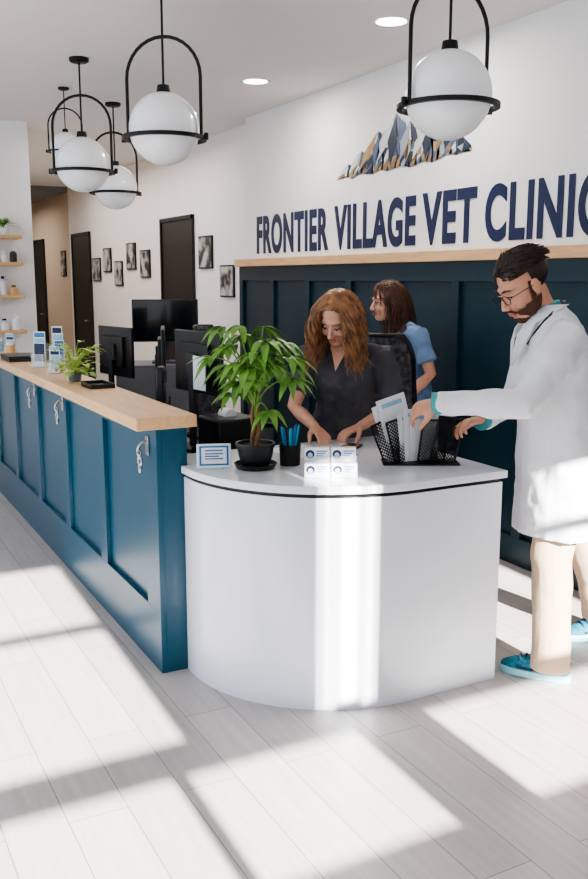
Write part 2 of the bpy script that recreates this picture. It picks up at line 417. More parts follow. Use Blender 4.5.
pen.rotation_euler=(0,0,math.radians(0))
for (x,y,a) in ((1.61,4.41,-40),(1.63,6.01,-30),(2.26,7.37,5)): dup(pen,(x,y,3.0),math.radians(a))
p5=dup(pen,(1.765,6.96,3.0),math.radians(-20),label='smaller opal globe pendant in a black arched frame'); p5.scale=(.65,.65,.65)
for i,(x,y) in enumerate(((2.92,4.38),(2.92,6.10),(2.92,8.6))):
    e=thing('downlight','round recessed ceiling downlight with white trim','lamp',(x,y,3.0),group='recessed ceiling downlights')
    mk('trim_ring',MB().lathe([(.085,0),(.105,0),(.105,-.008),(.085,-.004)],n=36),WHITE,e)
    mk('lens',MB().lathe([(0,-.002),(.085,-.002),(.085,-.004),(0,-.004)],n=36),LAMP,e)

# ------------------------------------------------------------------ monitors & things behind the counter
def monitor(loc,rz,h=.46,w=.53,lab='black computer monitor on a stand',hh=.32):
    e=thing('monitor',lab,'monitor',loc,rz,group='computer monitors at reception')
    mb=MB().cb((0,0,h),(w,.022,hh)); mb.cb((0,.018,h),(w*.6,.025,.2)); mk('casing',mb,BLACK,e,bevel=.006)
    mk('screen',MB().cb((0,-.0125,h),(w-.02,.003,hh-.02)),SCREEN,e,smooth=False)
    mb=MB().cb((0,.04,h/2+.0),(.05,.02,h-.0)); mb.cb((0,.03,h),(.1,.03,.1)); mk('stand',mb,DGREY,e,bevel=.003)
    mb=MB().cb((0,.02,.008),(.24,.18,.016)); mk('base',mb,DGREY,e,bevel=.006); return e
monitor((1.74,4.34,.742),math.radians(98),.45,.47)
monitor((1.72,5.72,.742),math.radians(100),.41,.46)
monitor((1.82,5.1,.742),math.radians(70),.43,.46)
cb=thing('cabinet','grey side cabinet beside the hall wall','cabinet',(2.65,7.4,0),math.radians(-20))
mk('body',MB().box((-.4,-.25,0),(.4,.25,.90)),GREY,cb,smooth=False,bevel=.004)
for sx in (-.2,.2):
    d_=mk('door',MB().cb((sx,-.26,.46),(.38,.018,.84)),GREY,cb,smooth=False,bevel=.002)
    mk('handle',MB().cyl((sx*.2,-.28,.5),(sx*.2,-.28,.64),.006,n=8),CHROME,d_)
monitor((2.66,7.38,.902),math.radians(-20),.36,.56,'black widescreen monitor on the grey cabinet',.36)
e=thing('card_terminal','black card payment terminal on a slim post','card terminal',(1.42,4.02,.742),math.radians(60))
mk('post',MB().cyl((0,0,0),(0,0,.30),.012,n=12),BLACK,e); mk('base',MB().cyl((0,0,0),(0,0,.01),.05),BLACK,e)
mb=MB().cb((0,0,.38),(.08,.035,.18)); mk('terminal',mb,BLACK,e,bevel=.008)
mk('screen',MB().cb((0,-.02,.42),(.06,.003,.06)),SCREEN,e,smooth=False)
e=thing('desk_phone','black office desk phone with handset','telephone',(1.52,3.78,.742),math.radians(110))
mb=MB().add([(-.1,-.1,0),(.1,-.1,0),(.1,.1,0),(-.1,.1,0),(-.1,-.1,.025),(.1,-.1,.025),(.1,.1,.09),(-.1,.1,.09)],[(0,3,2,1),(4,5,6,7),(0,1,5,4),(1,2,6,5),(2,3,7,6),(3,0,4,7)])
mk('body',mb,BLACK,e,bevel=.005); mk('handset',MB().loft([(-.07,-.1,.06),(-.07,-.05,.085),(-.07,.05,.115),(-.07,.1,.12)],[(.026,.02),(.018,.014),(.018,.014),(.026,.02)],side=(1,0,0)),DGREY,e)
e=thing('keyboard','black computer keyboard on the work surface','keyboard',(1.86,4.64,.742),math.radians(95))
mk('body',MB().cb((0,0,.01),(.40,.11,.018)),BLACK,e,bevel=.004)
mb=MB()
for r_ in range(4):
    for c_ in range(13): mb.cb((-.17+c_*.0285,-.038+r_*.026,.022),(.023,.02,.006))
k=mk('keys',mb,DGREY,e,smooth=False); k['kind']='stuff'
e=thing('printer','black desktop label printer on the work surface','printer',(1.74,3.98,.742),math.radians(95))
mk('body',MB().cb((0,0,.11),(.22,.22,.22)),BLACK,e,bevel=.015); mk('paper_roll',MB().cyl((-.04,0,.225),(.04,0,.225),.03),PAPER,e)
tag(mk('paper_note',MB().cb((0,0,0),(.12,.002,.17)),PAPER,loc=(1.686,4.20,1.15),rz=math.radians(98),smooth=False),'white printed note taped behind a monitor','paper')

def chair(loc,rz):
    e=thing('office_chair','tall black patterned-back swivel office chair','chair',loc,rz,group='office chairs behind reception')
    mk('seat',MB().ell((0,0,.52),(.21,.20,.045),nu=28),MESHB,e)
    mb=MB(); vs=[];fs=[]; nx,nz=12,18
    for j in range(nz+1):
        for i in range(nx+1):
            u=i/nx*2-1; t=j/nz; w=.18*(1-.10*t)*(1 if t<.8 else math.sqrt(max(.0,1-((t-.8)/.26)**2))); vs.append((u*w,.20+.06*math.sin(t*3)*.4+.08*t+.05*(1-u*u),.60+t*.73))
    for j in range(nz):
        for i in range(nx): a=j*(nx+1)+i; fs.append((a,a+1,a+nx+2,a+nx+1))
    o=mk('backrest',mb.add(vs,fs),CHAIRM,e); s=o.modifiers.new('s','SOLIDIFY'); s.thickness=.02
    fr=[vs[i] for i in range(nx+1)]+[vs[j*(nx+1)+nx] for j in range(1,nz+1)]+[vs[nz*(nx+1)+i] for i in range(nx-1,-1,-1)]+[vs[j*(nx+1)] for j in range(nz-1,0,-1)]
    mk('back_frame',MB().loft(fr,[.011]*len(fr),n=8,closed=True).loft([(0,.1,.48),(0,.29,.50),(0,.30,.74)],[.02,.02,.015],n=8),BLACK,e)
    for sx in (-1,1):
        mk('armrest',MB().loft([(sx*.16,.05,.49),(sx*.22,.05,.51),(sx*.22,.05,.70)],[.015]*3,n=8).cb((sx*.22,0,.71),(.06,.22,.025)),BLACK,e)
    mk('gas_lift',MB().cyl((0,0,.1),(0,0,.49),.025),CHROME,e)
    mb=MB()
    for k in range(5):
        a=2*math.pi*k/5; mb.loft([(0,0,.11),(.24*math.cos(a),.24*math.sin(a),.08)],[.025,.016],n=8)
    mk('base',mb,BLACK,e)
    for k in range(5):
        a=2*math.pi*k/5; x,y=.24*math.cos(a),.24*math.sin(a); mk('caster',MB().cyl((x-.015,y,.03),(x+.015,y,.03),.03,n=14),BLACK,e)
    return e
c1=chair((2.86,4.05,0),math.radians(118)); dup(c1,(2.28,4.92,0),math.radians(40))

# ------------------------------------------------------------------ plants
def leaf(mb,base,d,up,L,W,droop=.3,m=0):
    d=V(d).normalized(); up=V(up); s=d.cross(up)
    if s.length<.05: s=V((1,0,0))
    s.normalize(); nrm=s.cross(d).normalized(); n=6; vs=[];fs=[]
    for i in range(n+1):
        t=i/n; w=W*math.sin(math.pi*(t**.8))*(1 if i<n else 0)+.0008
        c=V(base)+d*(L*t)+V((0,0,-1))*(droop*L*t*t)
        vs+= [c+s*w+nrm*w*.25,c,c-s*w+nrm*w*.25]
    for i in range(n):
        a=i*3; fs+=[(a,a+1,a+4,a+3),(a+1,a+2,a+5,a+4)]
    mb.add(vs,fs,m)
e=thing('potted_plant','tall braided-trunk money tree in a round black pot','plant',(1.51,3.18,.875))
mk('pot',MB().lathe([(0,.012),(.055,.012),(.068,.05),(.075,.09),(.080,.09),(.080,.102),(.072,.102),(.070,.085),(0,.085)],n=36),BLACK,e)
mk('saucer',MB().lathe([(0,0),(.075,0),(.086,.02),(.082,.022),(.072,.006),(0,.006)],n=36),BLACK,e)
mk('soil',MB().lathe([(0,.090),(.071,.090)],n=24),SOIL,e)
mb=MB()
for k in range(3):
    pts=[(.013*math.cos(z*22+k*2.1),.013*math.sin(z*22+k*2.1),.085+z) for z in [i*.01 for i in range(24)]]
    mb.loft(pts,[.009-.0002*i for i in range(24)],n=8)
mk('trunk',mb,TRUNK,e)
ms=MB(); ml=MB(); random.seed(11)
for k in range(36):
    az=k*2.399; el=random.uniform(-.25,1.4); r=random.uniform(.09,.165)
    z0=random.uniform(.20,.33)
    tip=V((r*math.cos(az)*math.cos(el)*1.1,r*math.sin(az)*math.cos(el)*1.1,z0+.085+r*math.sin(el)*1.35))
    pts=bez([(0,0,z0),(tip.x*.3,tip.y*.3,z0+.10),tip],6); ms.loft(pts,[.0028]*7,n=6)
    out=V((tip.x,tip.y,.02)).normalized()
    nl=random.choice([5,6])
    for q in range(nl):
        a=(q-(nl-1)/2)*(.60); dd=Matrix.Rotation(a,3,'Z')@out; dd.z=random.uniform(-.2,.3)
        L_=random.uniform(.08,.12)*(1-.12*abs(q-(nl-1)/2)/2); leaf(ml,tip,dd,(0,0,1),L_,.0165,random.uniform(.4,.9))
mk('stems',ms,LEAF,e); f=mk('foliage',ml,[LEAF],e,ang=60)
e=thing('potted_plant','small trailing pothos with pale green leaves on the ledge','plant',(1.20,4.75,1.08))
mk('pot',MB().lathe([(0,0),(.03,0),(.038,.05),(.034,.05),(.032,.042),(0,.042)],n=24),GREY,e)
ml=MB()
for k in range(54):
    az=random.uniform(0,6.28); r=random.uniform(.03,.15); z=random.uniform(.04,.20)
    p=V((r*math.cos(az)*.8,r*math.sin(az)*1.2,z)); leaf(ml,p,(math.cos(az),math.sin(az),random.uniform(-.2,.9)),(0,0,1),.065,.020,.4)
    ml.loft(bez([(0,0,.04),(p.x*.4,p.y*.4,z+.03),p],4),[.0015]*5,n=5)
mk('foliage',ml,LEAF2,e,ang=60)

# ------------------------------------------------------------------ ledge items
tag(mk('tray',MB().box((-.06,-.1,0),(.06,.1,.008)).box((-.06,-.1,0),(-.052,.1,.022)).box((.052,-.1,0),(.06,.1,.022)).box((-.06,-.1,0),(.06,-.092,.022)).box((-.06,.092,0),(.06,.1,.022)),BLACK,loc=(1.24,4.46,1.08),bevel=.002),'shallow black tray on the oak ledge','tray')
def holder(loc,rz,h,lab,w=.035,o=0):
    e=thing('brochure_holder',lab,'brochure holder',loc,rz,group='brochure holders on the ledge')
    mk('stand',MB().box((-w-.005,-.02,0),(w+.005,.04,.004)).box((-w-.005,.036,0),(w+.005,.04,h*.7)).box((-w-.005,-.02,0),(w+.005,-.017,h*.4)),GLASSY,e,smooth=False)
    for k in range(3):
        X=Matrix.Rotation(math.radians(-3),4,'X'); hh=h*(.72+.16*k); x0=-.008*(k-1)
        mk('brochure',MB().box((-w+x0,-.012+k*.014,.005),(w+x0,-.010+k*.014,hh),0,X).box((-w+.004+x0,-.0128+k*.014,hh*.25),(w-.004+x0,-.0122+k*.014,hh*.97),1,X),[PAPER,[PBLUE,PLIGHT,NAVY,PLIGHT][(k+o)%4]],e,smooth=False)
    return e
holder((1.20,5.20,1.08),math.radians(-35),.15,'slim acrylic holder with blue and white leaflets',.03,1)
holder((1.26,5.36,1.08),math.radians(-25),.25,'slim acrylic holder with blue and white leaflets',.03,0)
holder((1.20,5.60,1.08),math.radians(-45),.21,'slim acrylic holder with blue and white leaflets',.04,2)
holder((1.25,5.84,1.08),math.radians(-35),.17,'slim acrylic holder with blue and white leaflets',.03,0)
holder((1.24,6.75,1.08),math.radians(-35),.14,'slim acrylic holder with blue and white leaflets',.03,1)
e=thing('clipboard_stack','dark clipboards stacked flat on the oak ledge','clipboard',(1.2,6.18,1.08))
for k in range(3): mk('clipboard',MB().cb((0,.0+.01*k,.006+k*.012),(.2,.3,.01)),DGREY,e,smooth=False)
for (yy,rr) in ((6.5,.03),(7.0,.04),(7.25,.03)):
    e=thing('jar','small ceramic jar standing on the oak ledge','jar',(1.2,yy,1.08),group='jars on the ledge')
    mk('body',MB().lathe([(0,0),(rr,0),(rr*1.1,.04),(rr,.08),(0,.08)],n=20),PLIGHT if rr>.03 else OAKX,e); mk('lid',MB().lathe([(0,.08),(rr*.9,.08),(rr*.7,.1),(0,.105)],n=20),WHITE,e)

# ------------------------------------------------------------------ front desk items
e=thing('digital_frame','small white tabletop screen with blue border','display',(1.355,3.235,.875),math.radians(-20),)
X=Matrix.Rotation(math.radians(-14),4,'X')
mb=MB().box((-.068,-.006,.004),(.068,.006,.100),0,X); mb.box((-.03,0,0),(.03,.06,.006)); mk('frame',mb,WHITE,e,bevel=.003)
mb=MB().box((-.058,-.0075,.013),(.058,-.0062,.091),0,X); mb.box((-.05,-.0085,.020),(.05,-.0076,.084),1,X)
for z in (.073,.06,.05,.04): mb.box((-.036,-.0092,z-.003),(.036 if z!=.05 else .02,-.0086,z+.002),0,X)
mk('screen',mb,[PBLUE,PAPER],e,smooth=False)
e=thing('pen_cup','black mesh pen cup filled with blue pens','pen holder',(1.66,3.17,.875))
mk('cup',MB().lathe([(0,0),(.04,0),(.044,.085),(.041,.085),(.037,.004),(0,.004)],n=28),MESHB,e)
for k in range(9):
    a=k*2.4; r0=.012; r1=.034
    p0=V((r0*math.cos(a),r0*math.sin(a),.01)); p1=V((r1*math.cos(a),r1*math.sin(a),.13+.01*(k%3)))
    mk('pen',MB().cyl(p0,p1,.0045,n=8).cyl(p1,p1+(p1-p0).normalized()*.015,.0045,.002,n=8),[PBLUE,CYAN][k%2],e)
def cards(loc,rz):
    e=thing('card_holder','tiered clear holder stacked with white business cards','card holder',loc,rz,group='business card holders on the desk')
    mb=MB()
    for k in range(2):
        y0=-.035+k*.045; z0=.006+k*.052
        mb.box((-.050,y0-.004,0),(.050,y0-.001,z0+.02)); mb.box((-.050,y0+.03,0),(.050,y0+.033,z0+.05))
    mb.box((-.050,-.039,0),(-.048,.045,.06)).box((.048,-.039,0),(.050,.045,.06)); mk('stand',mb,GLASSY,e,smooth=False)
    for k in range(2):
        y0=-.035+k*.045; z0=.006+k*.052
        mb=MB().box((-.047,y0,z0-.004),(.047,y0+.025,z0+.05))
        f=y0-.0006
        mb.add([(-.026+.017*math.cos(t*math.pi/8),f,z0+.026+.017*math.sin(t*math.pi/8)) for t in range(16)],[tuple(range(16))],2)
        mb.add([(-.026+.009*math.cos(t*math.pi/8),f-.0004,z0+.024+.009*math.sin(t*math.pi/8)) for t in range(16)],[tuple(range(16))],3)
        for j,zz in enumerate((.036,.027,.018)): mb.box((-.002,f-.0002,z0+zz),(.040-.008*j,f,z0+zz+.004),1)
        mk('card_stack',mb,[PAPER,PBLUE,NAVY,PLIGHT],e,smooth=False)
    return e
a=math.radians(-27)
ca=cards((1.648,2.925,.875),a); dup(ca,(1.739,2.879,.875),a)
e=thing('smartphone','black smartphone lying flat on the desk','phone',(2.06,3.36,.875),math.radians(-50))
mk('body',MB().cb((0,0,.005),(.075,.15,.009)),BLACK,e,bevel=.004); mk('screen',MB().cb((0,0,.0101),(.068,.14,.001)),SCREEN,e,smooth=False)
tag(mk('card',MB().cb((0,0,.001),(.09,.055,.002)),PBLUE,loc=(1.96,3.22,.875),rz=.3,smooth=False),'blue printed card lying on the desk','card')
tag(mk('paper_sheet',MB().cb((0,0,.001),(.21,.29,.0015)),PAPER,loc=(1.84,3.38,.875),rz=.25,smooth=False),'white paper sheet lying on the desk','paper')
YAW=math.radians(-27.9)
e=thing('file_organiser','black wire mesh desk file organiser with slanted dividers','file organiser',(2.145,2.95,.876),YAW)
def grid(w,h,nx,nz,X):
    mb=MB()
    for i in range(-nz,nx+1):
        for s_ in (1,-1):
            x0=-w/2+w*i/nx
            st=w/nx
            a0=max(0,-i); a1=min(nz,nx-i)
            if a1<=a0: continue
            p=[(x0+st*a0,h*a0/nz),(x0+st*a1,h*a1/nz)]
            if s_<0: p=[(-q[0],q[1]) for q in p]
            mb.loft([X@V((q[0],0,q[1])) for q in p],[.0019]*2,n=4)
    fr=[X@V(q) for q in ((-w/2,0,0),(w/2,0,0),(w/2,0,h),(-w/2,0,h))]
    for i in range(4): mb.loft([fr[i],fr[(i+1)%4]],[.0045]*2,n=6)
    return mb
mb=MB().box((-.155,-.06,0),(.155,.06,.006)); mk('base',mb,MATTE,e,bevel=.002)
AZ=28
for (x,t,h) in ((-.085,-22,.18),(-.045,-14,.18),(.045,6,.17),(.09,12,.18)):
    X=Matrix.Translation((x,0,.007))@Matrix.Rotation(math.radians(t),4,'Y')@Matrix.Rotation(math.radians(AZ),4,'Z')
    mk('divider',grid(.13,h,9,12,X),MATTE,e)
for k,(x,t,h,c) in enumerate(((-.066,-18,.25,0),(-.056,-15,.27,0),(-.016,-6,.20,0),(.0,-3,.215,0),(.018,0,.20,0))):
    X=Matrix.Translation((x,.022,.008))@Matrix.Rotation(math.radians(t),4,'Y')@Matrix.Rotation(math.radians(AZ),4,'Z')
    o=thing('brochure','white folded brochure standing in the wire organiser','brochure',(2.145,2.95,.876),YAW,group='brochures in the organiser')
    mk('cover',MB().box((-.07,-.002,0),(.07,.002,h),0,X).box((-.05,-.0026,h*.86),(.05,-.0021,h*.93),1,X),[PAPER,PLIGHT if c==0 else PBLUE],o,smooth=False)

random.seed(5)
for i,z in enumerate((1.157,1.47,1.76,1.995)):
    tag(mk('wall_shelf',MB().box((-.9,-.22,-.03),(.0,0,.0)),OAKX,loc=(1.70,8.598,z),smooth=False,bevel=.003),'oak floating shelf holding small products','shelf','oak wall shelves')
    x=1.66
    while x>1.2:
        w=random.uniform(.03,.045); h=random.uniform(.08,.17)
        if i<3:
            e=thing('bottle','small product bottle with cap on an oak shelf','bottle',(x-w,8.46,z),group='product bottles on the wall shelves')
            mk('body',MB().lathe([(0,0),(w,0),(w,h*.7),(w*.4,h*.85),(0,h*.85)],n=16),[WHITE,DGREY,PLIGHT,OAKX][random.randrange(4)],e)
            mk('cap',MB().lathe([(0,h*.85),(w*.45,h*.85),(w*.45,h),(0,h)],n=14),[BLACK,WHITE][random.randrange(2)],e)
        x-=2*w+.02
e=thing('potted_plant','small leafy plant in white pot on top shelf','plant',(1.56,8.47,1.995))
mk('pot',MB().lathe([(0,0),(.04,0),(.055,.09),(.048,.09),(.045,.08),(0,.08)],n=20),WHITE,e)
ml=MB()
for k in range(26):
    az=random.uniform(0,6.28); leaf(ml,(0,0,.08),(math.cos(az),math.sin(az),random.uniform(.2,2)),(0,0,1),random.uniform(.12,.24),.018,.5)
mk('foliage',ml,LEAF,e,ang=60)

# ================================================================== people
def headM(c,f,roll=0,s=1.0):
    f=V(f).normalized(); l=V((0,0,1)).cross(f).normalized()
    r=-l; u=r.cross(f).normalized()
    R=Matrix((r,f,u)).transposed().to_4x4()
    return Matrix.Translation(V(c))@R@Matrix.Rotation(roll,4,'Y')@Matrix.Scale(s,4)
def head(mb,X,fem=False):
    j=.9 if fem else 1
    mb.ell((0,-.018,.035),(.076,.096,.086),X)
    mb.ell((0,.022,-.028),(.063*j,.068,.088),X)
    mb.ell((0,.048,-.088),(.040*j,.040,.030),X)
    mb.ell((0,.06,.022),(.052,.030,.014),X)
    for s in (-1,1):
        mb.ell((s*.036,.055,-.035),(.024,.028,.024),X)
        mb.ell((s*.076,-.008,-.012),(.010,.019,.031),X)
        mb.ell((s*.012,.098,-.040),(.009,.010,.008),X)
    mb.loft([X@V((0,.082,.012)),X@V((0,.098,-.015)),X@V((0,.110,-.036)),X@V((0,.095,-.044))],[.007,.0095,.0115,.008],n=10)
def face_parts(e,X,browm,s=1.0):
    for q in (-1,1):
        mk('eye',MB().ell((q*.030,.0755,-.003),(.0130,.0105,.0055),X),EYEW,e)
        mk('iris',MB().ell((q*.030,.083,-.005),(.0055,.0045,.0045),X,nu=12,nv=8),EYED,e)
        mk('eyelashes',MB().loft([X@V((q*.044,.078,.001)),X@V((q*.031,.0885,.0035)),X@V((q*.018,.085,.0)) ],[.0026]*3,n=6),EYED,e)
        mk('eyebrow',MB().loft([X@V((q*.014,.0905,.024)),X@V((q*.032,.088,.030)),X@V((q*.050,.073,.024))],[.0035,.004,.002],n=6),browm,e)
    mb=MB(); mb.ell((0,.090,-.0635),(.020,.010,.0040),X); mb.ell((0,.089,-.070),(.017,.011,.0050),X); mk('lips',mb,LIP,e)
def hand(mb,w,d,n,curl=.5,ts=1,s=1.0,spread=.06):
    w=V(w); d=V(d).normalized(); n=V(n); n=(n-d*n.dot(d)).normalized(); sd=d.cross(n).normalized()*ts
    mb.loft([w-d*.03,w,w+d*.03*s,w+d*.065*s,w+d*.09*s],[(.026*s,.021*s),(.026*s,.019*s),(.036*s,.017*s),(.042*s,.015*s),(.038*s,.012*s)],side=sd,n=14)
    for i,(off,L) in enumerate(((.032,.072),(.011,.082),(-.011,.076),(-.032,.060))):
        p=w+d*.082*s+sd*off*s; ang=0; pts=[p]; dd=(d+sd*off*spread*30*.5).normalized()
        for k,fr in enumerate((.45,.31,.24)):
            ang+=curl*(.8 if k==0 else 1.0)*(1+.08*i)
            v=dd*math.cos(ang)+n*math.sin(ang); p=p+v*(L*fr*s); pts.append(p)
        mb.loft(pts+[pts[-1]+(pts[-1]-pts[-2]).normalized()*.004],[.0098*s,.0092*s,.0082*s,.0072*s,.004*s],side=sd,n=10)
    p=w+d*.02*s+sd*.022*s
    v1=(d*.75+sd*.7+n*.35).normalized(); v2=(d*.85+sd*.25+n*.6).normalized(); v3=(d*.8+n*.8).normalized()
    q=[p,p+v1*.045*s]; q.append(q[-1]+v2*.034*s); q.append(q[-1]+v3*.026*s)
    mb.loft(q,[.016*s,.0125*s,.0105*s,.007*s],n=10)
def body(e,J,X,skin,fem=False,k=1.0):
    mb=MB(); sd=V(J['side'])
    mb.loft([J['pelvis']-V((0,0,.06)),J['pelvis'],J['waist'],J['chest'],J['shc'],J['neck']],[(.12*k,.085*k),(.14*k,.09*k),(.115*k,.078*k),(.135*k,.09*k),(.12*k,.07*k),(.055*k,.052*k)],side=sd,n=20)
    hb=X@V((0,-.03,-.05))
    mb.loft([J['neck']-V((0,0,.03)),J['neck'],(J['neck']+hb)/2,hb,X@V((0,-.02,0))],[.062*k,.056*k,.050*k,.050*k,.045],n=16)
    head(mb,X,fem)
    for S in ('L','R'):
        sh_,el,wr=J['sh'+S],J['el'+S],J['wr'+S]
        mb.loft([J['shc'].lerp(sh_,.4),sh_,sh_.lerp(el,.5),el,el.lerp(wr,.35),wr],[.05*k,.05*k,.045*k,.038*k,.038*k,.026*k],n=14)
        hd,hn,cu,ts=J['hand'+S]; hand(mb,wr,hd,hn,cu,ts,.95 if fem else 1.03)
        hp,kn,an=J['hip'+S],J['kn'+S],J['an'+S]
        mb.loft([hp,hp.lerp(kn,.5),kn,kn.lerp(an,.4),an,an-V((0,0,.04))],[.085*k,.068*k,.05*k,.048*k,.036*k,.036*k],n=14)
        td=V(J['toe'+S]); mb.loft([an-V((0,0,.05))-td*.04,an-V((0,0,.05))+td*.06,an-V((0,0,.06))+td*.16],[(.03,.025),(.033,.026),(.03,.012)],side=td.cross(V((0,0,1))),n=12)
    return mk('body',mb,skin,e,remesh=.0052,sm=4)
def shoe(e,an,td,m1,m2,lace=False):
    td=V(td).normalized(); sd=td.cross(V((0,0,1))); b=V((an.x,an.y,0))-td*.075
    mb=MB(); mb.loft([b+V((0,0,.055)),b+td*.03+V((0,0,.065)),b+td*.10+V((0,0,.062)),b+td*.17+V((0,0,.048)),b+td*.23+V((0,0,.040)),b+td*.275+V((0,0,.034))],
        [(.026,.03),(.036,.048),(.040,.046),(.045,.036),(.043,.024),(.022,.012)],side=sd,n=18)
    mb.loft([V((an.x,an.y,.07))-td*.01,V((an.x,an.y,.105))-td*.012],[.043,.045],n=16)
    mk('shoe',mb,m1,e,remesh=.006,sm=5)
    if lace:
        mb=MB()
        for k in range(4):
            c=b+td*(.125+.024*k)+V((0,0,.102-.008*k)); mb.loft([c-sd*.030-V((0,0,.016)),c-sd*.015+V((0,0,-.002)),c+V((0,0,.003)),c+sd*.015+V((0,0,-.002)),c+sd*.030-V((0,0,.016))],[.0045]*5,n=6)
        for q in (-1,1):
            mb.loft([b+td*.02+sd*q*.037+V((0,0,.05)),b+td*.08+sd*q*.042+V((0,0,.075)),b+td*.14+sd*q*.046+V((0,0,.04)),b+td*.20+sd*q*.046+V((0,0,.045))],[.005]*4,n=6)
        mk('laces',mb,LACE,e)
    prof=[(0,.026),(.03,.039),(.10,.040),(.17,.049),(.23,.049),(.275,.030),(.290,.012)]
    poly=[b+td*(a-.008)+sd*w for a,w in prof]+[b+td*(a-.008)-sd*w for a,w in reversed(prof)]
    mb=MB().prism([(p.x,p.y) for p in poly],.0,.034); mk('sole',mb,m2,e,bevel=.006)
def strands(mb,X,roots,L,r,curl,freq,grav,cols,init=.5,steps=16,back=.6,m=0,jit=.2,face=0,lat=4):
    Xi=X.inverted(); cen=V((0,-.02,.035)); er=V((.084,.104,.092))
    for (p0) in roots:
        sg=1 if p0.x>0 else -1
        p=X@p0; nrm=(X.to_3x3()@V(((p0.x-cen.x)/er.x,(p0.y-cen.y)/er.y,(p0.z-cen.z)/er.z))).normalized()
        bk=(X.to_3x3()@V((p0.x*lat+sg*.1*bool(face),-back,-.1))).normalized()
        v=(nrm*init+bk+V((random.uniform(-jit,jit),random.uniform(-jit,jit),random.uniform(-jit,jit)))).normalized()
        LL=L*random.uniform(.8,1.1); ds=LL/steps; pts=[]; ph=math.floor(random.uniform(0,5))*1.25+random.uniform(-.35,.35)
        for i in range(steps+1):
            pts.append(p.copy())
            v=(v+V((0,0,-grav))).normalized(); p=p+v*ds
            q=Xi@p
            if face and q.y>.0 and q.z<.10 and q.y<.2:
                lim=face*(.55+.45*min(1,max(0,(.10-q.z)/.05)))
                if q.x*sg<lim: q.x=sg*lim; p=X@q
            w=V(((q.x-cen.x)/er.x,(q.y-cen.y)/er.y,(q.z-cen.z)/er.z))
            if w.length<1.03:
                w=w.normalized()*1.03; q=V((cen.x+w.x*er.x,cen.y+w.y*er.y,cen.z+w.z*er.z)); p=X@q
            for (c,rr) in cols:
                dd=p-c
                w=V((dd.x/rr.x,dd.y/rr.y,dd.z/rr.z))
                if w.length<1: w=w.normalized(); p=c+V((w.x*rr.x,w.y*rr.y,w.z*rr.z))
        out=[]
        for i,q in enumerate(pts):
            t=i/steps; a=ph+t*freq*6.28; out.append(q+V((math.cos(a),math.sin(a),0))*curl*min(1,t*2.0))
        mb.loft(out,[r*(1-.75*(i/steps)**2) for i in range(steps+1)],n=5,m=m)
def scalp(n,pred):
    out=[]; c=V((0,-.02,.035)); er=V((.080,.100,.090))
    while len(out)<n:
        d=V((random.gauss(0,1),random.gauss(0,1),random.gauss(0,1))).normalized()
        p=V((c.x+d.x*er.x,c.y+d.y*er.y,c.z+d.z*er.z))
        if pred(p): out.append(p)
    return out

# ---------------- doctor
random.seed(3)
P=thing('person','bearded person in white coat and khaki trousers handling brochures','person',(2.663,2.722,0),YAW)
X=headM((-.175,-.03,1.595),(-.84,-.26,-.60),0,1.1)
J=dict(side=(0,1,0),pelvis=V((.04,0,.97)),waist=V((.03,0,1.10)),chest=V((.0,0,1.27)),shc=V((-.02,0,1.41)),neck=V((-.07,0,1.475)),
 shL=V((-.03,-.185,1.40)),elL=V((-.215,-.29,1.15)),wrL=V((-.52,-.21,1.145)),handL=((-.88,.30,-.30),(.25,.5,-.8),.6,1),
 shR=V((-.05,.18,1.405)),elR=V((-.12,.22,1.10)),wrR=V((-.30,.0,1.05)),handR=((-.85,-.30,-.10),(-.2,-.3,-.9),.55,-1),
 hipL=V((.02,-.09,.93)),knL=V((-.03,-.15,.50)),anL=V((-.03,-.185,.10)),toeL=(-.89,.46,0),
 hipR=V((.07,.09,.93)),knR=V((.20,.18,.50)),anR=V((.34,.27,.10)),toeR=(-.95,-.30,0))
body(P,J,X,SKIN,k=1.02)
face_parts(P,X,HAIRD)
mb=MB()
mb.loft([(.05,-.01,.60),(.045,-.01,.72),(.03,0,.95),(.01,0,1.10),(-.01,0,1.28),(-.03,0,1.40),(-.055,0,1.455),(-.07,0,1.485)],
 [(.275,.215),(.26,.205),(.23,.185),(.215,.175),(.215,.16),(.19,.118),(.11,.085),(.085,.075)],side=(0,1,0),n=28)
mb.loft([V((-.02,-.12,1.38)),J['shL'],J['shL'].lerp(J['elL'],.5),J['elL'],J['elL'].lerp(J['wrL'],.5),J['wrL']+V((-.01,0,0))],[.082,.077,.072,.066,.058,.048],n=18)
mb.loft([V((-.02,.12,1.38)),J['shR'],J['shR'].lerp(J['elR'],.5),J['elR'],J['elR'].lerp(J['wrR'],.5),J['wrR']],[.082,.077,.070,.064,.056,.046],n=18)
mk('lab_coat',mb,COATM,P,remesh=.0065,sm=6,disp=(.024,.11,.008,.16),label='white lab coat')
mb=MB()
for q in (-1,1):
    mb.add([(-.14,q*.05,1.475),(-.175,q*.06,1.42),(-.20,q*.012,1.27),(-.18,q*.10,1.36),(-.13,q*.085,1.445),(-.03,q*.095,1.505),(-.0,q*.08,1.52),(-.09,q*.075,1.515)],[(0,1,4),(1,2,3),(1,3,4),(0,4,5,7),(5,6,7)] )
o=mk('lapels',mb,COATM,P); o.modifiers.new('s','SOLIDIFY').thickness=.006
mb=MB().loft([(-.06,0,1.44),(-.072,0,1.49),(-.08,0,1.515)],[(.082,.078),(.070,.068),(.066,.066)],side=(0,1,0),n=24); mk('scrub_collar',mb,TEALS,P,label='teal scrub collar')
for S,dx in (('L',V((-.026,.006,-.003))),('R',V((-.018,-.012,-.003)))):
    mk('scrub_cuff',MB().loft([J['wr'+S].lerp(J['el'+S],.12),J['wr'+S]+dx],[.042,.045],n=18),TEALS,P,label='teal under-sleeve cuff')
